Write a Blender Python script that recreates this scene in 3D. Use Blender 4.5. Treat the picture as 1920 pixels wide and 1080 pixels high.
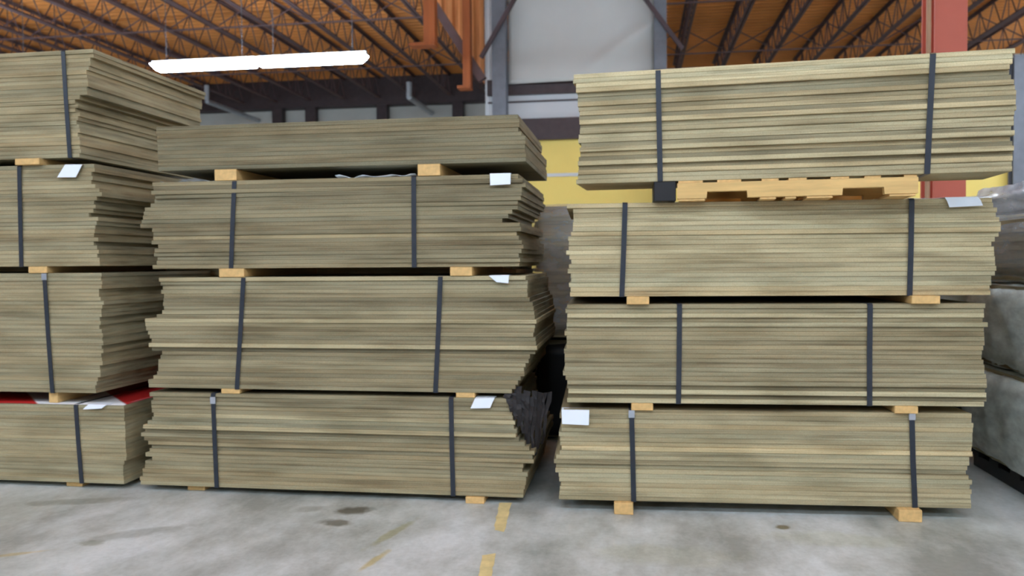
import bpy, bmesh, math, random
from mathutils import Vector, Matrix, noise
random.seed(11)
S = bpy.context.scene
for o in list(bpy.data.objects): bpy.data.objects.remove(o)
COL = S.collection

# ------------------------------------------------------------------ camera
F = 1530.0; CAMH = 1.06
cam = bpy.data.cameras.new('camera'); cam.sensor_width = 36.0; cam.lens = F/1920*36.0
cam.clip_end = 200; cam.clip_start = 0.05
co = bpy.data.objects.new('camera', cam); COL.objects.link(co)
CM = (Matrix.Rotation(math.radians(8.55), 3, 'Z') @ Matrix.Rotation(math.radians(90-1.8), 3, 'X')
      @ Matrix.Rotation(math.radians(-0.44), 3, 'Z'))
co.matrix_world = Matrix.Translation((0, 0, CAMH)) @ CM.to_4x4()
S.camera = co
cam.dof.use_dof = True; cam.dof.focus_distance = 2.0; cam.dof.aperture_fstop = 4.8
# ------------------------------------------------------------------ world, exposure
w = bpy.data.worlds.new('world'); S.world = w; w.use_nodes = True
w.node_tree.nodes['Background'].inputs[0].default_value = (0.75, 0.8, 0.85, 1)
w.node_tree.nodes['Background'].inputs[1].default_value = 0.05
vs = S.view_settings
vs.view_transform = 'Standard'; vs.look = 'None'; vs.gamma = 1.0; vs.use_curve_mapping = False
vs.exposure = 0.0
LAMP = 42.0          # brightness of the lens of every fluorescent fixture

# ------------------------------------------------------------------ helpers
def ray(u, v): return CM @ Vector(((u-960)/F, (540-v)/F, -1.0))
def at(u, v, Y):
    d = ray(u, v); k = Y/d.y
    return Vector((d.x*k, Y, CAMH + d.z*k))
def lin(c): return tuple((x/12.92 if x <= 0.04045 else ((x+0.055)/1.055)**2.4) for x in [y/255 for y in c])

def obj(name, me, m=None, parent=None, loc=None, rot=None):
    o = bpy.data.objects.new(name, me); COL.objects.link(o)
    if m is not None and not me.materials: me.materials.append(m)
    if parent: o.parent = parent
    if loc is not None: o.location = loc
    if rot is not None: o.rotation_euler = rot
    return o
def tag(o, label, cat, group=None):
    o['label'] = label; o['category'] = cat
    if group: o['group'] = group
    return o
def thing(name, label, cat, loc=(0, 0, 0), rotz=0, group=None):
    o = bpy.data.objects.new(name, None); COL.objects.link(o); o.empty_display_size = 0.1
    o.location = loc; o.rotation_euler = (0, 0, rotz)
    return tag(o, label, cat, group)
def struct(o): o['kind'] = 'structure'; return o
def mesh(name, vs_, fs, smooth=False):
    me = bpy.data.meshes.new(name); me.from_pydata([tuple(v) for v in vs_], [], fs)
    if smooth:
        for p in me.polygons: p.use_smooth = True
    me.update(); return me
class MB:
    def __init__(s): s.v = []; s.f = []
    def box(s, x0, x1, y0, y1, z0, z1):
        n = len(s.v)
        s.v += [(x, y, z) for z in (z0, z1) for y in (y0, y1) for x in (x0, x1)]
        s.f += [tuple(n+i for i in q) for q in ((0,2,3,1),(4,5,7,6),(0,1,5,4),(2,6,7,3),(0,4,6,2),(1,3,7,5))]
        return s
    def bar(s, a, b, r, n=6, flat=1.0):
        a = Vector(a); b = Vector(b); d = (b-a).normalized()
        up = Vector((0, 0, 1)) if abs(d.z) < 0.95 else Vector((1, 0, 0))
        p = d.cross(up).normalized(); q = p.cross(d)
        k = len(s.v)
        for e in (a, b):
            for i in range(n):
                t = 2*math.pi*(i+0.5)/n
                s.v.append(tuple(e + p*math.cos(t)*r + q*math.sin(t)*r*flat))
        for i in range(n):
            j = (i+1) % n; s.f.append((k+i, k+j, k+n+j, k+n+i))
        s.f.append(tuple(k+i for i in reversed(range(n)))); s.f.append(tuple(k+n+i for i in range(n)))
        return s
    def me(s, name, bevel=0):
        m = mesh(name, s.v, s.f)
        if bevel:
            bm = bmesh.new(); bm.from_mesh(m)
            bmesh.ops.bevel(bm, geom=list(bm.edges), offset=bevel, segments=1, affect='EDGES', clamp_overlap=True)
            bm.to_mesh(m); bm.free()
        return m

# ------------------------------------------------------------------ materials
def nt(name):
    m = bpy.data.materials.new(name); m.use_nodes = True
    n = m.node_tree.nodes; l = m.node_tree.links
    return m, n, l, n['Principled BSDF']
def N(n, t, **kw):
    x = n.new(t)
    for k, v in kw.items(): setattr(x, k, v)
    return x
def noise_tex(n, l, scale, sc=(1, 1, 1), detail=4, rough=0.6, coord='Object'):
    tc = N(n, 'ShaderNodeTexCoord'); mp = N(n, 'ShaderNodeMapping'); mp.inputs['Scale'].default_value = sc
    l.new(tc.outputs[coord], mp.inputs[0])
    t = N(n, 'ShaderNodeTexNoise'); t.inputs['Scale'].default_value = scale
    t.inputs['Detail'].default_value = detail; t.inputs['Roughness'].default_value = rough
    l.new(mp.outputs[0], t.inputs['Vector']); return t
def ramp(n, l, src, stops):
    r = N(n, 'ShaderNodeValToRGB'); e = r.color_ramp.elements
    while len(e) < len(stops): e.new(0.5)
    for k, (p, c) in enumerate(stops):
        e[k].position = p; e[k].color = (*c, 1) if len(c) == 3 else c
    l.new(src, r.inputs[0]); return r
def mul(n, l, a, b, fac=1.0, mode='MULTIPLY'):
    x = N(n, 'ShaderNodeMix', data_type='RGBA', blend_type=mode); x.inputs[0].default_value = fac
    l.new(a, x.inputs[6]); l.new(b, x.inputs[7]); return x.outputs[2]
def simple(name, rgb, rough=0.6, metal=0.0, var=0.25, scale=6.0, sc=(1, 1, 1), bump=0.0, spec=0.4):
    m, n, l, b = nt(name)
    t = noise_tex(n, l, scale, sc)
    c = lin(rgb)
    r = ramp(n, l, t.outputs['Fac'], [(0.25, tuple(x*(1-var) for x in c)), (0.75, tuple(min(1, x*(1+var)) for x in c))])
    l.new(r.outputs[0], b.inputs['Base Color'])
    b.inputs['Roughness'].default_value = rough; b.inputs['Metallic'].default_value = metal
    b.inputs['Specular IOR Level'].default_value = spec
    if bump:
        bp = N(n, 'ShaderNodeBump'); bp.inputs['Strength'].default_value = bump; bp.inputs['Distance'].default_value = 0.01
        l.new(t.outputs['Fac'], bp.inputs['Height']); l.new(bp.outputs[0], b.inputs['Normal'])
    return m

# board: colour comes from each board's own object colour, streaked along its edge
def board_material():
    m, n, l, b = nt('particle_board')
    oi = N(n, 'ShaderNodeObjectInfo')
    geo = N(n, 'ShaderNodeNewGeometry'); mp = N(n, 'ShaderNodeMapping'); mp.inputs['Scale'].default_value = (1.6, 3.0, 70)
    l.new(geo.outputs['Position'], mp.inputs[0])
    t = N(n, 'ShaderNodeTexNoise'); t.inputs['Scale'].default_value = 1.3; t.inputs['Detail'].default_value = 5
    l.new(mp.outputs[0], t.inputs['Vector'])
    r = ramp(n, l, t.outputs['Fac'], [(0.28, (0.62, 0.58, 0.54)), (0.5, (1, 1, 1)), (0.75, (1.12, 1.1, 1.08))])
    mp2 = N(n, 'ShaderNodeMapping'); mp2.inputs['Scale'].default_value = (2.2, 2.2, 9)
    l.new(geo.outputs['Position'], mp2.inputs[0])
    t2 = N(n, 'ShaderNodeTexNoise'); t2.inputs['Scale'].default_value = 1.2; t2.inputs['Detail'].default_value = 3
    l.new(mp2.outputs[0], t2.inputs['Vector'])
    r2 = ramp(n, l, t2.outputs['Fac'], [(0.3, (0.72, 0.70, 0.66)), (0.55, (1, 1, 1))])
    t3 = N(n, 'ShaderNodeTexNoise'); t3.inputs['Scale'].default_value = 420; t3.inputs['Detail'].default_value = 2
    l.new(geo.outputs['Position'], t3.inputs['Vector'])
    r3 = ramp(n, l, t3.outputs['Fac'], [(0.3, (0.8, 0.78, 0.74)), (0.6, (1.04, 1.04, 1.04))])
    c = mul(n, l, oi.outputs['Color'], r.outputs[0]); c = mul(n, l, c, r2.outputs[0]); c = mul(n, l, c, r3.outputs[0])
    l.new(c, b.inputs['Base Color']); b.inputs['Roughness'].default_value = 0.75
    b.inputs['Specular IOR Level'].default_value = 0.25
    return m
M_board = board_material()
M_pine = simple('pine_wood', (220, 178, 116), 0.7, var=0.2, scale=3, sc=(14, 1.2, 14))
M_pallet = simple('pallet_wood', (218, 178, 114), 0.7, var=0.22, scale=3, sc=(1.2, 14, 14))
M_strap = simple('strap_plastic', (44, 48, 56), 0.35, var=0.2, scale=30)
M_seal = simple('strap_seal_metal', (190, 195, 205), 0.3, 0.8, var=0.1)
M_paper = simple('white_paper', (238, 242, 248), 0.8, var=0.03, scale=9)
M_black = simple('black_plastic_and_shade', (24, 22, 24), 0.45, var=0.3, scale=8)
M_shroud = simple('dark_torn_paper', (40, 34, 33), 0.6, var=0.5, scale=4, sc=(20, 20, 1.5))
M_steel = simple('grey_steel', (112, 114, 120), 0.5, 0.3, var=0.15)
M_dsteel = simple('dark_primer_steel', (74, 58, 60), 0.6, 0.0, var=0.25, scale=3)
M_joist = simple('joist_primer', (104, 80, 78), 0.6, 0.0, var=0.25, scale=2)
M_orange = simple('orange_primer_steel', (170, 92, 46), 0.6, 0.0, var=0.25, scale=1.5, sc=(4, 4, 0.6))
M_opanel = simple('orange_corrugated_paint', (214, 140, 84), 0.6, 0.0, var=0.3, scale=1.2, sc=(6, 6, 0.5))
M_redcol = simple('red_painted_column', (196, 102, 82), 0.55, 0.0, var=0.08, scale=2)
M_white = simple('white_sheet', (200, 199, 194), 0.7, var=0.04, scale=1.0)
M_girt = simple('dark_girt', (70, 56, 56), 0.6, var=0.2)
M_yellow = simple('yellow_wall_paint', (238, 208, 112), 0.6, var=0.06, scale=0.6)
M_wwall = simple('white_wall_panel', (205, 205, 206), 0.6, var=0.06, scale=0.5)
M_gwall = simple('grey_wall_panel', (206, 202, 192), 0.7, var=0.12, scale=0.6)
M_deck = simple('orange_roof_deck', (226, 146, 72), 0.6, var=0.22, scale=0.5)
M_conduit = simple('galvanised_conduit', (190, 194, 198), 0.4, 0.5, var=0.1)
M_tape = simple('yellow_floor_paint', (226, 204, 146), 0.75, var=0.22, scale=14)
M_red = simple('red_sheet', (168, 44, 40), 0.4, var=0.2, scale=5)
M_housing = simple('fixture_enamel', (225, 225, 225), 0.4, var=0.03)
M_green = simple('green_paint', (52, 96, 74), 0.5, var=0.1)
def lamp_mat():
    m, n, l, b = nt('lit_lens')
    b.inputs['Base Color'].default_value = (0.9, 0.9, 0.9, 1)
    b.inputs['Emission Color'].default_value = (0.78, 0.985, 1.20, 1)
    b.inputs['Emission Strength'].default_value = LAMP
    return m
M_lamp = lamp_mat()
def film(name, rgb, alpha, rough=0.18):
    m, n, l, b = nt(name)
    t = noise_tex(n, l, 7, (1, 1, 2.5))
    r = ramp(n, l, t.outputs['Fac'], [(0.3, (alpha*0.6,)*3), (0.7, (min(1, alpha*1.35),)*3)])
    l.new(r.outputs[0], b.inputs['Alpha'])
    b.inputs['Base Color'].default_value = (*lin(rgb), 1); b.inputs['Roughness'].default_value = rough
    b.inputs['Specular IOR Level'].default_value = 0.7
    return m
M_film = film('stretch_film', (206, 212, 218), 0.34)
M_film2 = film('milky_stretch_film', (240, 246, 238), 0.88, 0.3)
def floor_mat():
    m, n, l, b = nt('concrete_floor')
    t = noise_tex(n, l, 2.2, (1.0, 0.55, 1), 8, 0.65)
    r = ramp(n, l, t.outputs['Fac'], [(0.38, lin((166, 167, 161))), (0.5, lin((204, 206, 203))), (0.63, lin((234, 236, 237)))])
    t2 = noise_tex(n, l, 0.7, (1.3, 0.5, 1), 4, 0.6)
    r2 = ramp(n, l, t2.outputs['Fac'], [(0.35, (0.80, 0.81, 0.75)), (0.6, (1, 1, 1))])
    t3 = noise_tex(n, l, 45, (1, 1, 1), 3)
    r3 = ramp(n, l, t3.outputs['Fac'], [(0.3, (0.90, 0.90, 0.89)), (0.6, (1, 1, 1))])
    c = mul(n, l, r.outputs[0], r2.outputs[0]); c = mul(n, l, c, r3.outputs[0])
    # oil and tyre stains, each an ellipse with a ragged edge: (x, y, rx, ry, darkness, turn)
    tc = N(n, 'ShaderNodeTexCoord'); wn = noise_tex(n, l, 9, (1, 1, 1), 3)
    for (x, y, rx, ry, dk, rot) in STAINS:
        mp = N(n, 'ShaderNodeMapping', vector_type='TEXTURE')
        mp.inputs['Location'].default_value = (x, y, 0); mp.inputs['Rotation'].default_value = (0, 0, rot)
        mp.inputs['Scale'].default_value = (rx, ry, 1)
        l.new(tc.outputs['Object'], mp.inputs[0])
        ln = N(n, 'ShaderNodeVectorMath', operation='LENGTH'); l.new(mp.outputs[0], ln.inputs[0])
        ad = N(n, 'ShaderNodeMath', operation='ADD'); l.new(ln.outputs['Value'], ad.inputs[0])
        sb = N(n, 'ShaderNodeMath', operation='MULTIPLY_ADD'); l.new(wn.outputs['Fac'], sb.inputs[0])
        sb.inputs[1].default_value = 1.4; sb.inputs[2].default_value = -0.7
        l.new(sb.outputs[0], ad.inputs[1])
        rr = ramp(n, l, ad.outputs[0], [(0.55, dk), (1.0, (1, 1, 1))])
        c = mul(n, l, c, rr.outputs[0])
    l.new(c, b.inputs['Base Color'])
    b.inputs['Roughness'].default_value = 0.42; b.inputs['Specular IOR Level'].default_value = 0.35
    bp = N(n, 'ShaderNodeBump'); bp.inputs['Strength'].default_value = 0.12; bp.inputs['Distance'].default_value = 0.005
    l.new(t3.outputs['Fac'], bp.inputs['Height']); l.new(bp.outputs[0], b.inputs['Normal'])
    return m
def fl(u, v):
    d = ray(u, v); k = -CAMH/d.z; return Vector((d.x*k, d.y*k, 0))
STAINS = []
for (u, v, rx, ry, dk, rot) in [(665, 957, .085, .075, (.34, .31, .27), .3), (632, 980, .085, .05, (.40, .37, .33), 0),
        (1468, 989, .035, .035, (.42, .36, .24), 0), (150, 940, .28, .06, (.72, .71, .67), .3), (260, 1000, .25, .06, (.72, .72, .70), .6), (580, 955, .10, .05, (.76, .75, .72), .5),
        (170, 1018, .06, .04, (.66, .66, .60), 0), (735, 1000, .025, .22, (.80, .76, .56), -.25), (700, 1052, .022, .14, (.92, .76, .44), -.2),
        (20, 1040, .14, .018, (1.0, .84, .55), .5), (1560, 1010, .3, .1, (.92, .92, .84), 0), (1250, 1040, .35, .12, (.93, .92, .85), 0)]:
    p = fl(u, v); STAINS.append((p.x, p.y, rx, ry, dk, rot))
M_floor = floor_mat()

# ------------------------------------------------------------------ the setting
XL, XR, YF, YB, ZR = -22.0, 20.0, -12.0, 31.0, 8.2
struct(obj('floor', MB().box(XL, XR, YF, YB, -0.2, 0).me('floor'), M_floor))
floor_o = bpy.data.objects['floor']
for quad in ([(936, 943), (959, 943), (946, 997), (926, 994)], [(905, 1040), (929, 1040), (918, 1100), (894, 1100)]):
    a, b, c, d = [fl(*q) for q in quad]; m = MB(); n = 14; rd = random.Random(quad[0][0])
    for i in range(n+1):
        t = i/n; l_ = a.lerp(d, t); r_ = b.lerp(c, t); e = rd.gauss(0, .0014); g = rd.gauss(0, .0014); h_ = rd.gauss(0, .008) if i in (0, n) else 0
        m.v += [(l_.x+e, l_.y+h_, .0015), (r_.x+g, r_.y-h_, .0015), (l_.x+e, l_.y+h_, 0), (r_.x+g, r_.y-h_, 0)]
    for i in range(n):
        k = 4*i; m.f += [(k, k+4, k+5, k+1), (k, k+2, k+6, k+4), (k+1, k+5, k+7, k+3)]
    m.f += [(0, 1, 3, 2), (4*n, 4*n+2, 4*n+3, 4*n+1)]
    o = obj('painted_dash', m.me('painted_dash'), M_tape, floor_o); o['label'] = 'worn yellow floor marking dash'
# ribbed deck, ribs across the joists
v = []; f = []; y = YF; prof = []
while y < YB:
    prof += [(y, ZR), (y+0.11, ZR), (y+0.15, ZR+0.07), (y+0.26, ZR+0.07)]; y += 0.30
for (yy, zz) in prof: v += [(XL, yy, zz), (XR, yy, zz)]
for i in range(len(prof)-1): f.append((2*i, 2*i+1, 2*i+3, 2*i+2))
struct(obj('ceiling', mesh('ceiling', v, f), M_deck))
struct(obj('wall_left', MB().box(XL-0.2, XL, YF, YB, 0, 8.3).me('wl'), M_wwall))
struct(obj('wall_right', MB().box(XR, XR+0.2, YF, YB, 0, 8.3).me('wr'), M_wwall))
struct(obj('wall_front', MB().box(XL, XR, YF-0.2, YF, 0, 8.3).me('wf'), M_wwall))
struct(obj('wall_back', MB().box(XL, XR, YB, YB+0.2, 0, 8.3).me('wb'), M_gwall))
# partition in front of the far wall: yellow below, white bands between dark girts above
YP = 18.0
def pz(y, x=1050): return at(x, y, YP).z
def px_(x, y=150): return at(x, y, YP).x
PX0 = px_(915); PX1 = XR
z_y = pz(262); z_d1 = pz(222); z_w = pz(176); z_d2 = pz(147)
wp = struct(obj('wall_partition', MB().box(PX0, PX1, YP, YP+0.2, 0, z_y).me('wp'), M_yellow))
struct(obj('trim_1', MB().box(PX0, PX1, YP-0.12, YP+0.2, z_y, z_d1).me('t1'), M_girt))
struct(obj('wall_partition_upper', MB().box(PX0, PX1, YP, YP+0.2, z_d1, z_w).me('wpu'), M_wwall))
struct(obj('trim_2', MB().box(PX0, PX1, YP-0.12, YP+0.2, z_w, z_d2).me('t2'), M_girt))
struct(obj('trim_3', MB().box(PX0, PX1, YP-0.03, YP-0.001, pz(190), pz(187)).me('t3'), M_girt))
struct(obj('trim_4', MB().box(PX0, PX1, YP-0.03, YP-0.001, pz(331), pz(325)).me('t4'), M_wwall))
# far left end: dark edge girder and posts over the grey wall
za = at(600, 200, YB-0.6).z; zb = at(600, 150, YB-0.6).z
struct(obj('trim_5', MB().box(XL, PX0, YB-0.6, YB-0.01, za, zb+0.25).me('t5'), M_girt))
for u in (520, 582, 716, 858):
    p = at(u, 215, YB-0.5)
    tag(obj('wall_post', MB().box(p.x-0.2, p.x+0.2, YB-0.55, YB-0.2, 0, za).me('post'), M_girt),
        {520: 'dark post on the far grey wall, leftmost of four', 582: 'dark post on the far grey wall, second from left',
         716: 'dark post on the far grey wall, third from left', 858: 'dark post on the far grey wall, nearest the orange panel'}[u],
        'post', 'dark posts on the far grey wall')

# ------------------------------------------------------------------ roof joists
def joist_meshes(y0, y1):
    L = y1-y0
    top = MB(); bot = MB()
    for s in (-1, 1):
        top.box(s*0.012, s*0.075, y0, y1, 0.78, 0.79); top.box(s*0.012, s*0.02, y0, y1, 0.72, 0.78)
        bot.box(s*0.012, s*0.075, y0, y1, 0.0, 0.01); bot.box(s*0.012, s*0.02, y0, y1, 0.01, 0.07)
    web = MB(); k = int(L/0.9); st = L/k
    for i in range(k):
        a = y0+i*st
        web.bar((0, a, 0.03), (0, a+st/2, 0.75), 0.016, 5); web.bar((0, a+st/2, 0.75), (0, a+st, 0.03), 0.016, 5)
        if i % 2 == 0: web.bar((0, a+st/2, 0.03), (0, a+st/2, 0.75), 0.013, 5)
    return top.me('top_chord'), bot.me('bottom_chord'), web.me('web')
JM = joist_meshes(-11.8, 30.3)
ZJ = 7.36
NTH = 'first second third fourth fifth sixth seventh eighth ninth tenth eleventh twelfth thirteenth fourteenth fifteenth sixteenth'.split()
xs = [-20.7+1.385*i for i in range(29)]
for x in xs:
    side = 'over the fluorescent light' if x < -4.0 else ('behind the right column of bundles' if x > 3.5 else None)
    lab = {'over the fluorescent light': 'dark open-web steel roof joist in the left roof bay over the fluorescent light',
           'behind the right column of bundles': 'dark open-web steel roof joist in the right roof bay around the red column',
           None: 'open-web steel roof joist over the middle of the hall'}[side]
    if x < PX0: lab = 'dark open-web roof joist, %s to the left of the white sheet' % NTH[sum(1 for q in xs if x < q < PX0)]
    elif x > px_(1250): lab = 'dark open-web roof joist, %s to the right of the white sheet' % NTH[sum(1 for q in xs if px_(1250) < q < x)]
    else: lab = 'open-web roof joist above the white sheet, %s from the left' % NTH[sum(1 for q in xs if PX0 <= q < x)]
    t = thing('roof_joist', lab, 'roof joist', (x, 0, ZJ), 0, 'open-web roof joists')
    for nm, me in zip(('top_chord', 'bottom_chord', 'web'), JM):
        o = obj(nm, me, M_joist, t)
        if nm == 'web': o['kind'] = 'stuff'
for k, yb in enumerate((15.5, 20.5, 25.5)):
    t = thing('bridging_row', 'dark cross bridging bars between roof joists, ' + ('nearest', 'middle', 'farthest')[k] + ' row', 'roof bridging', (0, yb, ZJ), 0, 'bridging rows')
    obj('lower_bar', MB().box(XL+0.1, XR-0.1, -0.03, 0.03, -0.03, -0.002).me('lb'), M_joist, t)
    br = MB()
    for a, b in zip(xs[:-1], xs[1:]):
        br.bar((a+0.1, 0, 0.05), (b-0.1, 0, 0.7), 0.018, 5); br.bar((a+0.1, 0.05, 0.7), (b-0.1, 0.05, 0.05), 0.018, 5)
    o = obj('cross_bars', br.me('cb'), M_joist, t); o['kind'] = 'stuff'

# ------------------------------------------------------------------ fluorescent fixtures
def make_fixture():
    t = thing('fluorescent_light', 'x', 'ceiling light')
    hb = MB()
    for s in (-1, 1):
        c = s*1.26
        L0, L1 = c-1.22, c+1.22
        # shallow enamel channel on top
        obj('housing', MB().box(L0, L1, -0.07, 0.07, 0.0, 0.07).me('housing'), M_housing, t)
        # rounded lens with slanted ends
        sec = [(-0.15, 0.0), (-0.15, -0.06), (-0.11, -0.145), (0.11, -0.145), (0.15, -0.06), (0.15, 0.0)]
        m = MB(); n = len(sec)
        for x, k in ((L0, 0), (L1, 1)):
            for (yy, zz) in sec:
                dx = (-zz*0.9) if k == 0 else (zz*0.9)
                m.v.append((x+(dx if (s == (-1 if k == 0 else 1)) else dx*0.25), yy, zz))
        for i in range(n):
            j = (i+1) % n; m.f.append((i, n+i, n+j, j))
        m.f.append(tuple(range(n))); m.f.append(tuple(n+i for i in reversed(range(n))))
        obj('lens', m.me('lens'), M_lamp, t)
        for e in (c-0.9, c+0.9):
            obj('hanger_rod', MB().bar((e, 0, 0.07), (e, 0, 7.36-5.46), 0.008, 6).me('rod'), M_steel, t)
    obj('joiner', MB().box(-0.05, 0.05, -0.06, 0.06, 0.005, 0.065).me('joiner'), M_housing, t)
    return t
fx = make_fixture(); fc = (at(285, 118, 17)+at(690, 116, 17))/2
fx.location = (fc.x, 17.0, 5.53)
fx['label'] = 'lit twin fluorescent strip light hanging above the middle column'
def dup(root, loc, label, group):
    r = root.copy(); COL.objects.link(r); r.location = loc; r['label'] = label; r['group'] = group
    for ch in list(root.children):
        c = ch.copy(); COL.objects.link(c); c.parent = r
    return r
for (X, Y) in [(-8.1, 9.5), (0, 9.5), (8, 9.5), (-8.1, -1.5), (0, -1.5), (8, -1.5), (-8.1, -6.5), (0, -6.5), (8, -6.5), (12.2, 17), (8, 12.6), (-16, 17), (14.6, 25)]:  # unseen lights, added to brighten the bundle fronts and the roof deck
    dup(fx, (X, Y, 5.53), 'added unseen fluorescent strip light brightening bundle fronts and roof deck', 'added unseen ceiling lights')

# ------------------------------------------------------------------ bundles of boards
def board_mesh(dep, th):
    b = 0.0013; s = [(0, b), (b, 0), (dep-b, 0), (dep, b), (dep, th-b), (dep-b, th), (b, th), (0, th-b)]
    v = [(x, y, z) for x in (-0.5, 0.5) for (y, z) in s]; n = 8
    f = [(i, (i+1) % n, n+(i+1) % n, n+i) for i in range(n)]
    f = [tuple(reversed(q)) for q in f]
    f.append(tuple(range(n))); f.append(tuple(n+i for i in reversed(range(n))))
    me = mesh('board', v, f)
    bm = bmesh.new(); bm.from_mesh(me); bmesh.ops.recalc_face_normals(bm, faces=bm.faces); bm.to_mesh(me); bm.free()
    me.materials.append(M_board); return me
BC = lin((185, 170, 134))
ORD = ['topmost', 'second from top', 'third from top', 'fourth from top', 'fifth from top', 'middle', 'fifth from bottom', 'fourth from bottom', 'third from bottom', 'second from bottom', 'bottom']
class Bundle:
    def __init__(s, label, left, right, zb, zt, n, dep, name='board_bundle', loose=False, group=None):
        # left/right: (pixel x, depth) of the two front corners; zb/zt real heights
        (ul, vl, Yl), (ur, vr, Yr) = left, right
        a = at(ul, vl, Yl); b = at(ur, vr, Yr); a.z = b.z = 0
        s.c = (a+b)/2; s.yaw = math.atan2(b.y-a.y, b.x-a.x); s.half = (b-a).length/2
        s.zb, s.zt, s.n, s.dep = zb, zt, n, dep; s.pitch = (zt-zb)/n
        s.ex = Vector((math.cos(s.yaw), math.sin(s.yaw), 0)); s.ey = Vector((-math.sin(s.yaw), math.cos(s.yaw), 0))
        s.loose = loose
        s.root = None if loose else thing(name, label, 'board bundle', (s.c.x, s.c.y, zb), s.yaw, group)
        s.label = label; s.group = group
    def pix(s, u, v):                     # where a sight line meets the front plane: local x, z
        d = ray(u, v); o = Vector((0, 0, CAMH)); k = (s.c-o).dot(s.ey)/d.dot(s.ey); p = o+d*k
        return (p-s.c).dot(s.ex), p.z-s.zb
    def prof(s, pts, z):
        q = sorted([(s.pix(u, v)[1], s.pix(u, v)[0]) for (u, v) in pts])
        if z <= q[0][0]: return q[0][1]
        for (z0, x0), (z1, x1) in zip(q[:-1], q[1:]):
            if z0 <= z <= z1: return x0+(x1-x0)*(z-z0)/max(1e-6, z1-z0)
        return q[-1][1]
    def boards(s, lp=None, rp=None, jit=0.004, yj=0.003, tone=1.0, var=0.12, special={}, yawj=0.0015, hue=(1, 1, 1)):
        me = board_mesh(s.dep, s.pitch*0.982)
        g = 0; go = 0
        for i in range(s.n):
            z = (i+0.5)*s.pitch
            x0 = s.prof(lp, z) if lp else -s.half
            x1 = s.prof(rp, z) if rp else s.half
            x0 += random.gauss(0, jit); x1 += random.gauss(0, jit)
            if g <= 0: g = random.randint(1, 5); go = random.gauss(0, yj*0.8); gt = random.gauss(0, var*0.5)
            g -= 1
            yo = abs(go)+abs(random.gauss(0, yj*0.6))
            t = tone*(1+gt+random.gauss(0, var*0.7)); t = max(0.42, min(1.6, t))
            if i in special: t = special[i]; yo = -0.002 if t > 1 else 0.012
            hs = random.gauss(0, 0.03)
            loc = Vector(((x0+x1)/2, yo, i*s.pitch))
            o = obj('board', me, None, s.root)
            if s.loose:
                o.location = s.c + s.ex*loc.x + s.ey*loc.y + Vector((0, 0, s.zb+loc.z)); o.rotation_euler = (0, 0, s.yaw+random.gauss(0, yawj))
                top = i == s.n-1
                tag(o, '%s loose tan board of the unstrapped stack on the middle column' % ORD[s.n-1-i], 'board', s.group)
            else:
                o.location = loc; o.rotation_euler = (0, 0, random.gauss(0, yawj))
            o.scale = (x1-x0, 1, 1)
            o.color = (BC[0]*t*hue[0]*(1+hs), BC[1]*t*hue[1], BC[2]*t*hue[2]*(1-hs), 1)
        return s
    def strap(s, top, bot, seal=None, wd=0.021):
        x1, _ = s.pix(*top); x0, _ = s.pix(*bot); h = s.zt-s.zb; t = 0.002; g = 0.004
        m = MB(); r = 0.006
        path = [(x0, -g, -t), (x0, -g-0.001, r), (x0*0.5+x1*0.5+(random.random()-0.5)*0.004, -g-0.001, h*0.5), (x1, -g-0.001, h-r), (x1, -g+r, h+t), (x1, s.dep-r+g, h+t), (x1, s.dep+g+0.004, h-r), (x0, s.dep+g+0.004, r), (x0, s.dep, -t)]
        cy, cz = s.dep/2, h/2
        for (x, y, z) in path:
            dy, dz = (1 if y > cy else -1), (1 if z > cz else -1)
            iy = y+0.0018*(1 if y < cy else -1); iz = z-0.0018*(1 if z > cz else -1)
            m.v += [(x-wd/2, y, z), (x+wd/2, y, z), (x+wd/2, iy, iz), (x-wd/2, iy, iz)]
        n = len(path)
        for i in range(n):
            a = 4*i; b = 4*((i+1) % n)
            for k in range(4):
                kk = (k+1) % 4; m.f.append((a+k, a+kk, b+kk, b+k))
        o = obj('strap', m.me('strap'), M_strap, s.root); o['label'] = 'dark plastic strap band'
        if seal is not None:
            z = h*seal; x = x0+(x1-x0)*seal
            q = obj('strap_seal', MB().box(x-wd*0.62, x+wd*0.62, -g-0.005, -g+0.001, z-0.016, z+0.016).me('seal', 0.001), M_seal, o)
            q['label'] = 'metal strap seal'
        return s
    def paper(s, quad, over=0.05):
        # quad: tl, tr, br, bl in pixels; the upper part is folded over on to the top board
        P = [s.pix(*q) for q in quad]; h = s.zt-s.zb
        tl, tr, br, bl = P; y = -0.007
        m = MB()
        zt_ = min(h+0.003, max(tl[1], tr[1]))
        rows = [(Vector((tl[0], over if zt_ >= h-0.01 else y, zt_)), Vector((tr[0], over if zt_ >= h-0.01 else y, zt_))),
                (Vector((tl[0], y, min(tl[1], h+0.003))), Vector((tr[0], y, min(tr[1], h+0.003)))),
                (Vector(((tl[0]+bl[0])/2, y-0.002, (tl[1]+bl[1])/2)), Vector(((tr[0]+br[0])/2, y-0.003, (tr[1]+br[1])/2))),
                (Vector((bl[0], y-0.003, bl[1])), Vector((br[0], y-0.007, br[1])))]
        n = 5
        for a, b in rows:
            for k in range(n):
                t = k/(n-1); p = a.lerp(b, t); p.y -= 0.002*math.sin(t*math.pi); m.v.append(tuple(p))
        for r_ in range(len(rows)-1):
            for k in range(n-1):
                a = r_*n+k; m.f.append((a, a+1, a+n+1, a+n))
        me = m.me('paper'); bm = bmesh.new(); bm.from_mesh(me)
        bmesh.ops.solidify(bm, geom=list(bm.faces), thickness=0.0006); bm.to_mesh(me); bm.free()
        o = obj('paper_tag', me, M_paper, s.root); o['label'] = 'white paper tag'
        return s

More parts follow.
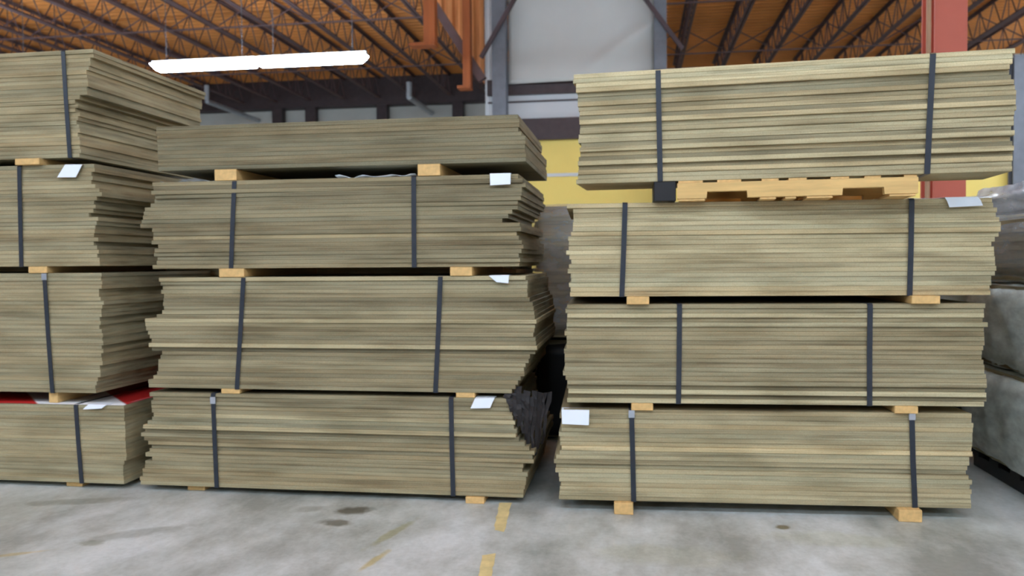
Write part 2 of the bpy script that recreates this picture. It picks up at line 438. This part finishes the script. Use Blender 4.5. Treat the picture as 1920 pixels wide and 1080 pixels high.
def spacer(label, u0, u1, zb, zt, Y, dep, proud=0.0, rot=0.0):
    a = at(u0, 540, Y); b = at(u1, 540, Y)
    y0 = Y-proud
    me = MB().box((a.x-b.x)/2, (b.x-a.x)/2, 0, dep, 0, zt-zb-0.001).me('spacer', 0.002)
    o = obj('wood_spacer', me, M_pine, None, ((a.x+b.x)/2, y0, zb+0.0005), (0, 0, rot))
    return tag(o, label, 'wood spacer', 'wood spacers between bundles')

YC1 = 3.5; D1 = 1.0
# --- left column
def c1(label, zb, zt, n, rp, **kw):
    b = Bundle(label, (-420, 540, YC1), (190, 540, YC1), zb, zt, n, D1, group='strapped board bundles')
    b.boards(None, rp, **kw); return b
b = c1('strapped tan board bundle with red sheet on top, on the floor of left column', 0.028, 0.402, 20,
       [(232, 757), (234, 800), (236, 860), (230, 872), (232, 908)], jit=0.001, tone=0.84, var=0.06, yj=0.0012)
b.strap((143, 760), (154, 908)).paper([(168, 757), (203, 757), (194, 765), (158, 767)]); L1 = b
b = c1('tallest strapped tan board bundle, second from the floor in the left column', 0.457, 1.026, 30,
       [(190, 512), (186, 555), (194, 570), (187, 600), (193, 640), (188, 700), (176, 737)], jit=0.004, tone=0.82, var=0.09)
b.strap((84, 515), (99, 735), 0.97)
b = c1('strapped tan board bundle with white tag, third from floor in left column', 1.058, 1.537, 25,
       [(178, 310), (172, 340), (186, 352), (180, 380), (168, 402), (186, 412), (176, 432), (180, 470), (190, 500)], jit=0.009, tone=0.78, var=0.1)
b.strap((37, 312), (41, 498)).paper([(124, 309), (156, 309), (146, 333), (110, 333)])
b = c1('strapped tan board bundle at the very top of the left column', 1.568, 2.068, 26,
       [(176, 94), (170, 115), (163, 125), (167, 150), (160, 175), (152, 182), (140, 197), (144, 240), (150, 298)], jit=0.007, tone=0.80, var=0.1, yawj=0.004)
b.strap((119, 96), (132, 297))
spacer('wood spacer under the lowest bundle of the left column', 107, 137, 0, 0.028, YC1, D1, -0.03)
spacer('narrow wood spacer on the red sheet in the left column', 86, 103, 0.404, 0.457, YC1+0.02, D1)
spacer('wood spacer beneath the tagged third bundle of the left column', 55, 90, 1.026, 1.058, YC1, D1, 0.004)
spacer('wood spacer beneath the topmost bundle of the left column', 40, 85, 1.537, 1.568, YC1, D1, 0.02)

# --- middle column
YC2 = 3.5; D2 = 0.86
def c2(label, n, zb, zt, lp, rp, **kw):
    b = Bundle(label, (285, 540, YC2), (980, 540, YC2), zb, zt, n, D2, group='strapped board bundles')
    b.boards(lp, rp, **kw); return b
b = c2('strapped tan board bundle with white tag, lowest in the middle column', 23, 0.030, 0.466,
       [(280, 738), (282, 760), (288, 785), (270, 797), (265, 815), (267, 825), (281, 834), (279, 845), (268, 856), (290, 862), (272, 868), (267, 885), (262, 908)],
       [(962, 745), (960, 765), (968, 822), (972, 830), (986, 834), (1000, 850), (999, 868), (972, 876), (988, 890), (985, 912), (976, 935)], tone=0.70, var=0.15, special={14: 1.1, 17: 1.1, 13: .55, 9: .58})
b.strap((400, 740), (407, 915), 0.93).strap((846, 745), (850, 930)).paper([(891, 747), (928, 745), (920, 764), (883, 765)])
b = c2('strapped tan board bundle, second from the floor in the middle column', 27, 0.489, 1.002,
       [(299, 520), (304, 555), (309, 590), (272, 598), (270, 612), (279, 630), (284, 655), (303, 664), (296, 680), (297, 700), (276, 716), (284, 728)],
       [(985, 517), (990, 555), (1000, 575), (1003, 620), (1006, 655), (980, 690), (984, 700), (972, 715), (958, 735)], tone=0.72, var=0.16, special={16: 1.08, 10: 1.05, 9: .45, 26: 1.05})
b.strap((457, 522), (445, 732)).strap((826, 520), (817, 735)).paper([(917, 517), (955, 516), (954, 531), (932, 529)])
b = c2('strapped tan board bundle with frayed right ends, third from floor in middle column', 21, 1.042, 1.442,
       [(291, 335), (285, 350), (292, 368), (274, 392), (262, 424), (283, 431), (285, 450), (293, 465), (287, 480), (291, 492), (285, 504)],
       [(972, 331), (985, 345), (978, 362), (972, 385), (960, 402), (940, 411), (943, 417), (975, 421), (968, 440), (980, 455), (976, 480), (973, 500)],
       tone=0.60, var=0.12, jit=0.006, yawj=0.006, special={7: .9})
b.strap((440, 338), (434, 503)).strap((776, 333), (777, 500)).paper([(919, 326), (958, 325), (958, 346), (920, 348)])
b = Bundle('plain tan board in the unstrapped stack on top of the middle column', (296, 540, YC2), (978, 540, YC2), 1.494, 1.697, 11, D2, loose=True, group='loose boards on top of the middle column')
b.boards([(293, 238), (297, 318)], [(968, 214), (974, 228), (972, 246), (984, 256), (986, 305)], tone=0.50, var=0.06, jit=0.002, yj=0.0015)
spacer('wood spacer on the floor under the left end of the middle column', 335, 368, 0, 0.030, YC2, D2, -0.04)
spacer('wood spacer on the floor under the right end of the middle column', 870, 905, 0, 0.030, YC2, D2, 0.01)
spacer('thin wood spacer above the lowest bundle, left side of middle column', 411, 446, 0.466, 0.489, YC2, D2)
spacer('thin wood spacer above the lowest bundle, right side of middle column', 853, 888, 0.466, 0.489, YC2, D2)
spacer('wood spacer above the second bundle, left side of middle column', 413, 460, 1.002, 1.042, YC2, D2, 0.01)
spacer('wood spacer above the second bundle, right side of middle column', 845, 886, 1.002, 1.042, YC2, D2, 0.01)
spacer('wood spacer under the unstrapped stack, left side of middle column', 407, 448, 1.442, 1.494, YC2, D2, 0.005)
spacer('wood spacer under the unstrapped stack, right side of middle column', 786, 828, 1.442, 1.494, YC2, D2, 0.005)

# --- right column (each bundle turned a little differently)
D3 = 0.9
def c3(label, n, zb, zt, ul, Yl, ur, Yr, lp, rp, **kw):
    b = Bundle(label, (ul, 540, Yl), (ur, 540, Yr), zb, zt, n, D3, group='strapped board bundles')
    b.boards(lp, rp, **kw); return b
b = c3('strapped tan board bundle with white tag at its left, lowest in right column', 20, 0.050, 0.436, 1049, 3.43, 1821, 3.51,
       [(1049, 770), (1053, 800), (1050, 845), (1041, 858), (1042, 888), (1051, 892), (1047, 940)],
       [(1822, 774), (1824, 820), (1822, 860), (1818, 874), (1812, 885), (1814, 900), (1824, 908), (1818, 957)], tone=0.96, var=0.1, special={11: 1.3, 7: .8})
b.strap((1184, 775), (1188, 942), 0.96).strap((1709, 785), (1715, 953), 0.97).paper([(1053, 768), (1105, 769), (1104, 796), (1054, 794)])
b = c3('strapped tan board bundle, second from the floor in the right column', 22, 0.467, 0.881, 1061, 3.43, 1846, 3.50,
       [(1061, 570), (1063, 620), (1057, 690), (1062, 720), (1066, 740), (1064, 757)],
       [(1846, 571), (1848, 640), (1840, 668), (1850, 700), (1851, 740), (1845, 763)], tone=0.74, var=0.13, special={0: 1.15, 1: .5, 2: 1.25, 3: .5, 19: 1.15, 17: 1.02})
b.strap((1274, 572), (1272, 757)).strap((1631, 572), (1630, 762))
b = c3('strapped light tan board bundle with white tag under the pallet, right column', 20, 0.914, 1.304, 1067, 3.43, 1866, 3.52,
       [(1062, 378), (1064, 390), (1077, 398), (1077, 410), (1070, 430), (1064, 470), (1069, 500), (1068, 557)],
       [(1862, 372), (1868, 400), (1876, 415), (1874, 440), (1863, 455), (1866, 500), (1856, 554)], tone=1.08, var=0.1)
b.strap((1172, 378), (1166, 557)).strap((1709, 372), (1705, 555)).paper([(1770, 366), (1832, 363), (1840, 386), (1778, 389)]); R3 = b
ZP0, ZP1 = 1.304, 1.387
D3 = 0.33
b = c3('strapped board bundle resting on the pallet, top of the right column', 24, ZP1, 1.843, 1083, 3.44, 1900, 3.31,
       [(1078, 140), (1076, 150), (1083, 175), (1084, 215), (1086, 290), (1083, 330), (1080, 350)],
       [(1902, 92), (1902, 108), (1894, 120), (1896, 140), (1904, 160), (1906, 190), (1902, 230), (1899, 280), (1896, 318)], tone=0.92, var=0.17, yj=0.005,
       special={23: 1.45, 22: 1.3, 21: 1.5, 20: 1.1, 19: .75, 18: .72, 14: .7, 13: 1.2, 8: .75, 7: 1.15, 5: .6, 4: 1.2, 2: 1.15, 3: .65})
b.strap((1234, 125), (1238, 340)).strap((1749, 98), (1738, 325)); R4 = b; D3 = 0.9
spacer('wood spacer on the floor under the left end of the right column', 1150, 1186, 0, 0.050, 3.44, D3, 0.025)
spacer('wood spacer on the floor under the right end of the right column', 1684, 1728, 0, 0.050, 3.49, D3, 0.03)
spacer('thin wood spacer above the lowest bundle, left side of right column', 1183, 1224, 0.436, 0.467, 3.445, D3, 0.01)
spacer('thin wood spacer above the lowest bundle, right side of right column', 1678, 1722, 0.436, 0.467, 3.49, D3, 0.01)
spacer('wood spacer above the second bundle, left side of right column', 1175, 1217, 0.881, 0.914, 3.445, D3, 0.025)
spacer('wood spacer above the second bundle, right side of right column', 1706, 1759, 0.881, 0.914, 3.49, D3, 0.025)

# --- pallet under the top right bundle
p0 = at(1270, 350, 3.38); p1 = at(1716, 350, 3.38); PW = p1.x-p0.x
pal = thing('wooden_pallet', 'low pine pallet with notched side under the top right bundle', 'pallet', ((p0.x+p1.x)/2, 3.372, ZP0), -0.07)
H = ZP1-ZP0; td = 0.010
for k, y in enumerate((0.0, 0.40, 0.80)):
    m = MB(); h = PW/2; z0 = td; z1 = H-td
    # side profile with two fork notches cut out of its lower edge
    nt_ = [(at(1325, 350, 3.38).x, at(1402, 350, 3.38).x), (at(1577, 350, 3.38).x, at(1655, 350, 3.38).x)]
    cx = (p0.x+p1.x)/2; pts = [(-h, z0)]
    for a, b_ in nt_: pts += [(a-cx, z0), (a-cx+0.003, z0+0.027), (b_-cx-0.003, z0+0.027), (b_-cx, z0)]
    pts += [(h, z0), (h, z1), (-h, z1)]; n = len(pts)
    m.v = [(x, y, z) for x, z in pts]+[(x, y+0.038, z) for x, z in pts]
    m.f = [tuple(range(n)), tuple(n+i for i in reversed(range(n)))]+[(i, n+i, n+(i+1) % n, (i+1) % n) for i in range(n)]
    obj('stringer', m.me('stringer'), M_pallet, pal)
for (a, b_) in [(1272, 1318), (1345, 1390), (1428, 1460), (1478, 1512), (1556, 1590), (1618, 1648), (1690, 1714)]:
    x0 = at(a, 350, 3.38).x-cx; x1 = at(b_, 350, 3.38).x-cx
    obj('deck_board', MB().box(x0, x1, 0.004, 0.836, H-td, H-0.0005).me('deck', 0.001), M_pine, pal)
for (a, b_) in [(1272, 1322), (1425, 1455), (1472, 1492), (1512, 1560), (1664, 1712)]:
    x0 = at(a, 350, 3.38).x-cx; x1 = at(b_, 350, 3.38).x-cx
    obj('bottom_board', MB().box(x0, x1, 0.004, 0.836, 0.0005, td).me('bot', 0.001), M_pine, pal)
q0 = at(1226, 350, 3.38); q1 = at(1268, 350, 3.38)
tag(obj('plastic_block', MB().box(q0.x, q1.x, 3.40, 3.70, ZP0+0.001, ZP1-0.001).me('blk', 0.003), M_black), 'black block at the left end of the pallet', 'block')

# --- red and white sheet lying over the lowest left bundle
def red_sheet():
    nx, ny = 46, 12; v = []; f = []
    x0, x1 = -4.25, -2.375
    for j in range(ny):
        for i in range(nx):
            x = x0+(x1-x0)*i/(nx-1); y = YC1-0.004+(D1+0.01)*j/(ny-1)
            z = 0.4035+0.004*max(0, noise.noise((x*5, y*5, 1.0)))
            v.append((x, y, z))
    for j in range(ny-1):
        for i in range(nx-1): a = j*nx+i; f.append((a, a+1, a+nx+1, a+nx))
    me = mesh('sheet', v, f, True)
    bm = bmesh.new(); bm.from_mesh(me); bmesh.ops.solidify(bm, geom=list(bm.faces), thickness=0.0008); bm.to_mesh(me); bm.free()
    m, n, l, bs = nt('red_and_white_print')
    t = noise_tex(n, l, 1.6, (1, 1, 1), 1); tc = N(n, 'ShaderNodeTexCoord'); sp = N(n, 'ShaderNodeSeparateXYZ'); l.new(tc.outputs['Object'], sp.inputs[0])
    # white border along the edge of the sheet, red in the field
    mx = N(n, 'ShaderNodeMath', operation='MULTIPLY_ADD'); l.new(t.outputs['Fac'], mx.inputs[0]); mx.inputs[1].default_value = 0.5; l.new(sp.outputs['X'], mx.inputs[2])
    r = ramp(n, l, sp.outputs['X'], [(0.0, lin((176, 38, 36))), (1.0, lin((176, 38, 36)))])
    wv = N(n, 'ShaderNodeTexWave', wave_type='BANDS', bands_direction='DIAGONAL'); wv.inputs['Scale'].default_value = 0.55; wv.inputs['Phase Offset'].default_value = 2.2
    l.new(tc.outputs['Object'], wv.inputs[0])
    r = ramp(n, l, wv.outputs['Fac'], [(0.62, lin((180, 36, 34))), (0.66, lin((225, 222, 220)))])
    l.new(r.outputs[0], bs.inputs['Base Color']); bs.inputs['Roughness'].default_value = 0.35
    return tag(obj('plastic_sheet', me, m), 'red and white plastic sheet lying on the lowest left bundle', 'plastic sheet')
red_sheet()

# ------------------------------------------------------------------ second row of stacks, seen through the gaps
def hidden(label, x0, x1, y, zb, zt, n, dep, tone, jit=0.006, hue=(1, 1, 1)):
    b = Bundle.__new__(Bundle); b.c = Vector(((x0+x1)/2, y, 0)); b.yaw = 0; b.half = (x1-x0)/2; b.zb, b.zt, b.n, b.dep = zb, zt, n, dep
    b.pitch = (zt-zb)/n; b.ex = Vector((1, 0, 0)); b.ey = Vector((0, 1, 0)); b.loose = False; b.group = None; b.label = label
    b.root = thing('board_bundle', label, 'board bundle', (b.c.x, y, zb)); b.boards(None, None, jit=jit, tone=tone, hue=hue); return b
hidden('shadowed board bundle standing behind the middle column on the floor', -2.3, -0.66, 4.48, 0.0, 0.56, 28, 0.85, 0.7)
hidden('board bundle hidden behind the middle column, upper of two', -2.3, -0.66, 4.48, 0.56, 1.28, 36, 0.85, 0.7)
hidden('board bundle hidden behind the left column, lower of two', -4.4, -2.42, 4.62, 0.0, 0.56, 28, 0.85, 0.7)
hidden('board bundle hidden behind the left column, upper of two', -4.4, -2.42, 4.62, 0.56, 1.28, 36, 0.85, 0.7)
hb = hidden('board bundle on the floor behind the right column, deep shade painted as black', -0.585, 2.08, 4.80, 0.0, 0.60, 30, 0.8, 0.55)
SHADE_BUNDLE = hb  # darkened boards and a black shell paint the deep shade in the gap
hw = hidden('film-wrapped board bundle seen in the gap between middle and right columns', -0.57, 2.08, 4.75, 0.62, 1.385, 36, 0.85, 0.95, 0.014)

def shell(x0, x1, y0, y1, z0, z1, amp, sc, seg=0.05, rnd=0.03, bulge=0.0, zs=1.0):
    bm = bmesh.new()
    bmesh.ops.create_cube(bm, size=1.0, matrix=Matrix.Translation(((x0+x1)/2, (y0+y1)/2, (z0+z1)/2)) @ Matrix.Diagonal((x1-x0, y1-y0, z1-z0, 1)))
    bmesh.ops.bevel(bm, geom=list(bm.edges), offset=rnd, segments=3, affect='EDGES')
    for _ in range(6):
        es = [e for e in bm.edges if e.calc_length() > seg*2]
        if not es: break
        bmesh.ops.subdivide_edges(bm, edges=es, cuts=1, use_grid_fill=True)
    bmesh.ops.triangulate(bm, faces=[f for f in bm.faces if len(f.verts) > 4])
    bm.normal_update()
    c = Vector(((x0+x1)/2, (y0+y1)/2, (z0+z1)/2))
    for vt in bm.verts:
        p = vt.co; q = Vector((p.x*sc, p.y*sc, p.z*sc*zs))
        d = noise.noise(q)*amp+noise.noise(q*2.7)*amp*0.5
        k = 1-min(1, abs(p.z-c.z)/((z1-z0)/2))**2
        vt.co = p+vt.normal*(d+bulge*k)
    me = bpy.data.meshes.new('film'); bm.to_mesh(me); bm.free()
    for p in me.polygons: p.use_smooth = True
    return me
o = obj('shade_shell', shell(-1.35, 1.35, -0.02, 0.82, 0.01, 0.60, 0.006, 9, 0.05), M_black, SHADE_BUNDLE.root); o['label'] = 'black shell painting the deep shade in the gap'
o = obj('stretch_film', shell(-1.345, 1.345, -0.03, 0.88, 0.015, 0.775, 0.012, 9, 0.03), M_film, hw.root); o['label'] = 'crinkled clear stretch film'

# --- film-wrapped stack at the right edge
WX0, WX1, WY0, WD = 1.69, 2.9, 3.25, 1.25
sk = thing('skid', 'dark wooden skid under the film-wrapped stack at right', 'skid', ((WX0+WX1)/2, WY0, 0))
for x in (-0.52, 0.0, 0.52): obj('runner', MB().box(x-0.05, x+0.05, 0.02, WD-0.02, 0, 0.06).me('runner'), M_black, sk)
for k in range(6):
    y = 0.02+k*0.225; obj('slat', MB().box(-0.58, 0.58, y, y+0.1, 0.06, 0.082).me('slat'), M_black, sk)
def wrapped(label, zb, zt, n, mat, tone, amp, bulge, top=None, inset=0.0):
    b = hidden(label, WX0+0.02+inset, WX1-0.02, WY0+0.02, zb+0.01, zt-0.012, n, WD-0.04, tone, 0.005)
    me = shell(-(WX1-WX0)/2+inset, (WX1-WX0)/2, -0.02, WD-0.02, -0.008, zt-zb-0.012, amp, 7, 0.035, 0.03, bulge, 1.6)
    for vt in me.vertices: vt.co.z = max(-0.009, min(zt-zb-0.011, vt.co.z))
    o = obj('stretch_film', me, mat, b.root); o['label'] = 'cloudy crinkled stretch film'
    return b
wrapped('milky film-wrapped bundle on the skid, lowest of the right-hand stack', 0.085, 0.535, 22, M_film2, 1.0, 0.012, 0.03)
wrapped('grey film-wrapped bundle, second from the floor in right-hand stack', 0.54, 0.945, 19, M_film2, 0.7, 0.014, 0.012)
wrapped('clear film-wrapped board bundle, top of the right-hand stack', 0.95, 1.25, 14, M_film, 0.85, 0.014, 0.0)
me = shell(WX0-0.03, WX1, WY0+0.05, WY0+WD, 1.285, 1.40, 0.022, 8, 0.03, 0.05, 0.0)
tag(obj('film_heap', me, film('bunched_film', (214, 218, 226), 0.6)), 'bunched loose clear film heaped on top of the right-hand stack', 'plastic film')

# --- loose film and scraps on top of the third middle bundle
def scrap(label, pts, z, mat, amp=0.01, name='film_scrap'):
    (u0, u1, y0, y1) = pts; a = at(u0, 330, y0).x; b_ = at(u1, 330, y0).x
    nx, ny = 18, 8; v = []; f = []
    for j in range(ny):
        for i in range(nx):
            x = a+(b_-a)*i/(nx-1); y = y0+(y1-y0)*j/(ny-1)
            v.append((x, y, z+abs(noise.noise((x*14, y*14, z*9)))*amp))
    for j in range(ny-1):
        for i in range(nx-1): k = j*nx+i; f.append((k, k+1, k+nx+1, k+nx))
    me = mesh('scrap', v, f, True); bm = bmesh.new(); bm.from_mesh(me); bmesh.ops.solidify(bm, geom=list(bm.faces), thickness=0.001); bm.to_mesh(me); bm.free()
    return tag(obj(name, me, mat), label, 'plastic film')
scrap('pale plastic film scrap between the two spacers under the unstrapped stack', (628, 778, 3.52, 3.9), 1.4425, M_paper, 0.03)
scrap('grey plastic film scrap left of the spacer under the unstrapped stack', (300, 400, 3.54, 3.75), 1.4425, film('grey_film', (190, 195, 200), 0.8), 0.03)

# --- torn dark wrapping hanging in the gap beside the lowest middle bundles
def torn():
    t = thing('torn_wrapping', 'torn dark wrapping hanging at the right end of the lowest middle bundle', 'torn wrapping', (-0.45, 3.55, 0.2))
    rnd = random.Random(5)
    for k in range(10):
        m = MB(); x = -0.078+0.0125*k+rnd.gauss(0, .003); y = -0.045+0.012*k; top = 0.30-0.002*k+rnd.gauss(0, .012); n = 8
        bot = [0.21, 0.17, 0.14, 0.11, 0.08, 0.04, 0.02, 0.0, 0.03, 0.05][k]
        wd = 0.006+rnd.random()*0.008; lean = -0.010+0.003*k
        for i in range(n):
            s_ = i/(n-1); z = top+(bot-top)*s_
            xx = x+lean*(1-s_)*2+rnd.gauss(0, 0.003); ww = wd*(1.25-0.75*s_)
            m.v += [(xx-ww, y-0.02*s_+rnd.gauss(0, .003), z), (xx+ww, y-0.01*s_+rnd.gauss(0, .003), z+rnd.gauss(0, .004))]
        m.f = [(2*i, 2*i+1, 2*i+3, 2*i+2) for i in range(n-1)]
        me = m.me('strip'); bm = bmesh.new(); bm.from_mesh(me); bmesh.ops.solidify(bm, geom=list(bm.faces), thickness=0.002); bm.to_mesh(me); bm.free()
        obj('torn_strip', me, M_shroud, t)
torn()

# ------------------------------------------------------------------ background things
# steel columns of the partition, with braces
def ibeam(h, w, d, t=0.02):
    m = MB(); m.box(-w/2, w/2, -d/2, -d/2+t, 0, h); m.box(-w/2, w/2, d/2-t, d/2, 0, h); m.box(-t/2, t/2, -d/2+t, d/2-t, 0, h); return m.me('ibeam')
for (u, wpx, lab) in ((938, 26, 'grey steel column at the left edge of the white sheet'), (1238, 22, 'grey steel column at the right edge of the white sheet')):
    x = at(u, 150, YP-0.4).x
    c = tag(obj('steel_column', ibeam(8.15, wpx*0.0117, 0.3), M_steel, None, (x, YP-0.42, 0)), lab, 'column')
# far wall post at the right edge, yellow-wall post
x = at(1906, 300, YP-0.3).x
tag(obj('steel_column', ibeam(z_d2, 0.22, 0.24), M_steel, None, (x, YP-0.3, 0)), 'grey steel post on the yellow wall at the right edge', 'column')
def brace(name, a, b, r, lab, mat=M_dsteel):
    o = obj(name, MB().bar(a, b, r, 4).me('brace'), mat); return tag(o, lab, 'brace')
brace('steel_brace', at(968, -8, YP-0.7), at(902, 108, YP-0.7), 0.06, 'dark diagonal brace leaning across the left grey column')
brace('steel_brace', at(1204, -10, YP-0.7), at(1280, 92, YP-0.7), 0.06, 'dark diagonal brace leaning right of the right grey column')
# white sheet
def sheet():
    a = at(952, -60, YP-0.2); b_ = at(1226, 147, YP-0.2); nx, nz = 40, 34; v = []; f = []
    zt = 8.1
    for j in range(nz):
        for i in range(nx):
            x = a.x+(b_.x-a.x)*i/(nx-1); z = b_.z+(zt-b_.z)*j/(nz-1)
            d = 0.05*noise.noise((x*0.9+z*0.7, z*0.3, 0))+0.03*math.sin((x-z*0.9)*2.3)*noise.noise((x*0.6, z*0.6, 3))
            q = (z-b_.z-0.25)-(x-(b_.x-1.45))*0.62
            d -= 0.07*math.exp(-(q/0.16)**2)*min(1, max(0, (x-(b_.x-1.6))*2)) + 0.10*math.sin((x-a.x)/(b_.x-a.x)*math.pi*0.9)
            v.append((x, YP-0.2+d, z))
    for j in range(nz-1):
        for i in range(nx-1): k = j*nx+i; f.append((k, k+1, k+nx+1, k+nx))
    me = mesh('sheet', v, f, True); bm = bmesh.new(); bm.from_mesh(me); bmesh.ops.solidify(bm, geom=list(bm.faces), thickness=0.01); bm.to_mesh(me); bm.free()
    tag(obj('white_sheet', me, M_white), 'large white sheet hung high between two grey steel columns', 'sheet')
sheet()
# corrugated panels left of the left column: orange, then grey
def corrug(name, u0, u1, v0, v1, Y, mat, lab, pitch=0.2, dv=0):
    x0 = at(u0, 80, Y).x; x1 = at(u1, 80, Y).x; z0 = at(u0, v1, Y).z; z1 = at(u0, v0, Y).z if v0 > 0 else 8.15
    zr = at(u1, v1+dv, Y).z
    v = []; f = []; n = max(2, int((x1-x0)/pitch*4))
    for i in range(n+1):
        x = x0+(x1-x0)*i/n; d = (0, 0, 0.06, 0.06)[i % 4]; zz = z0+(zr-z0)*i/n
        v += [(x, Y-d, zz), (x, Y-d, z1), (x, Y+0.03, zz), (x, Y+0.03, z1)]
    for i in range(n):
        a = 4*i; b_ = a+4
        f += [(a, b_, b_+1, a+1), (a+2, a+3, b_+3, b_+2), (a, a+2, b_+2, b_), (a+1, b_+1, b_+3, a+3)]
    f += [(0, 1, 3, 2), (4*n, 4*n+2, 4*n+3, 4*n+1)]
    return tag(obj(name, mesh('corr', v, f), mat), lab, 'wall panel')
corrug('corrugated_panel', 815, 908, -1, 8, YP+0.6, M_opanel, 'orange corrugated metal panel left of the white sheet', 0.24, 150)
corrug('corrugated_panel', 909, 928, -1, 225, YP+0.5, M_wwall, 'narrow grey corrugated panel beside the left grey column', 0.2)
def hanger(u0, u1, vb, Y, lab, foot):
    x0 = at(u0, vb, Y).x; x1 = at(u1, vb, Y).x; zb = at(u0, vb, Y).z
    t = thing('hanging_post', lab, 'steel post', ((x0+x1)/2, Y, zb)); w2 = (x1-x0)/2
    obj('post', MB().box(-w2, w2, -0.12, 0.12, 0.06, 8.15-zb).me('p'), M_orange, t)
    obj('foot_plate', MB().box(-w2-foot, w2, -0.16, 0.16, 0.0, 0.06).me('fp'), M_orange, t)
hanger(797, 818, 88, YP-1.5, 'orange steel post hanging from the roof, left of two', 0.3)
hanger(870, 884, 168, YP-0.4, 'orange steel post hanging lower, beside the corrugated orange panel', 0.12)
# dark sloping braces in front of the orange panel
brace('roof_brace', at(812, 5, YP-0.2), at(905, 150, YP-0.2), 0.13, 'dark sloping roof brace crossing the orange panel', M_joist)
# electrical conduits
def pipe(name, pts, r, lab):
    t = MB()
    for a, b_ in zip(pts[:-1], pts[1:]): t.bar(a, b_, r, 8)
    return tag(obj(name, t.me('pipe'), M_conduit), lab, 'conduit')
a = at(388, 190, 27.0); pipe('conduit', [(a.x, 27, 7.36), (a.x, 27, a.z), (a.x, 31.0, a.z)], 0.085, 'bent grey pipe dropping from the roof beside the top left bundle')
a = at(767, 182, 27.8); pipe('conduit', [(a.x, 27.8, 7.36), (a.x, 27.8, a.z), (a.x, 31.0, a.z)], 0.1, 'bent grey pipe dropping from the roof left of the orange post')
# red column behind the right column of bundles
x0 = at(1740, 50, 7.0).x; x1 = at(1800, 50, 7.0).x
t = thing('red_column', 'salmon red steel column rising behind the top right bundle', 'column', ((x0+x1)/2, 7.0, 0))
obj('flange', MB().box(-(x1-x0)/2, (x1-x0)/2, -0.15, -0.13, 0, 8.15).me('fl'), M_redcol, t)
obj('flange', MB().box(-(x1-x0)/2, (x1-x0)/2, 0.13, 0.15, 0, 8.15).me('fl'), M_redcol, t)
obj('web_plate', MB().box(-0.012, 0.012, -0.13, 0.13, 0, 8.15).me('wbp'), M_redcol, t)
xx = at(1744, 50, 6.75).x
o = pipe('conduit', [(xx, 6.78, 0.0), (xx, 6.78, 8.1)], 0.018, 'thin tan conduit running up the red column')
o.data.materials.clear(); o.data.materials.append(simple('tan_conduit_paint', (176, 138, 108), 0.6, var=0.1))

p = at(1897, 276, YP-0.2); q = at(1925, 246, YP-0.2)
tag(obj('green_plate', MB().box(p.x, q.x, YP-0.165, YP-0.125, p.z, q.z).me('gp', 0.004), M_green), 'small green plate above the yellow wall at the right edge', 'plate')
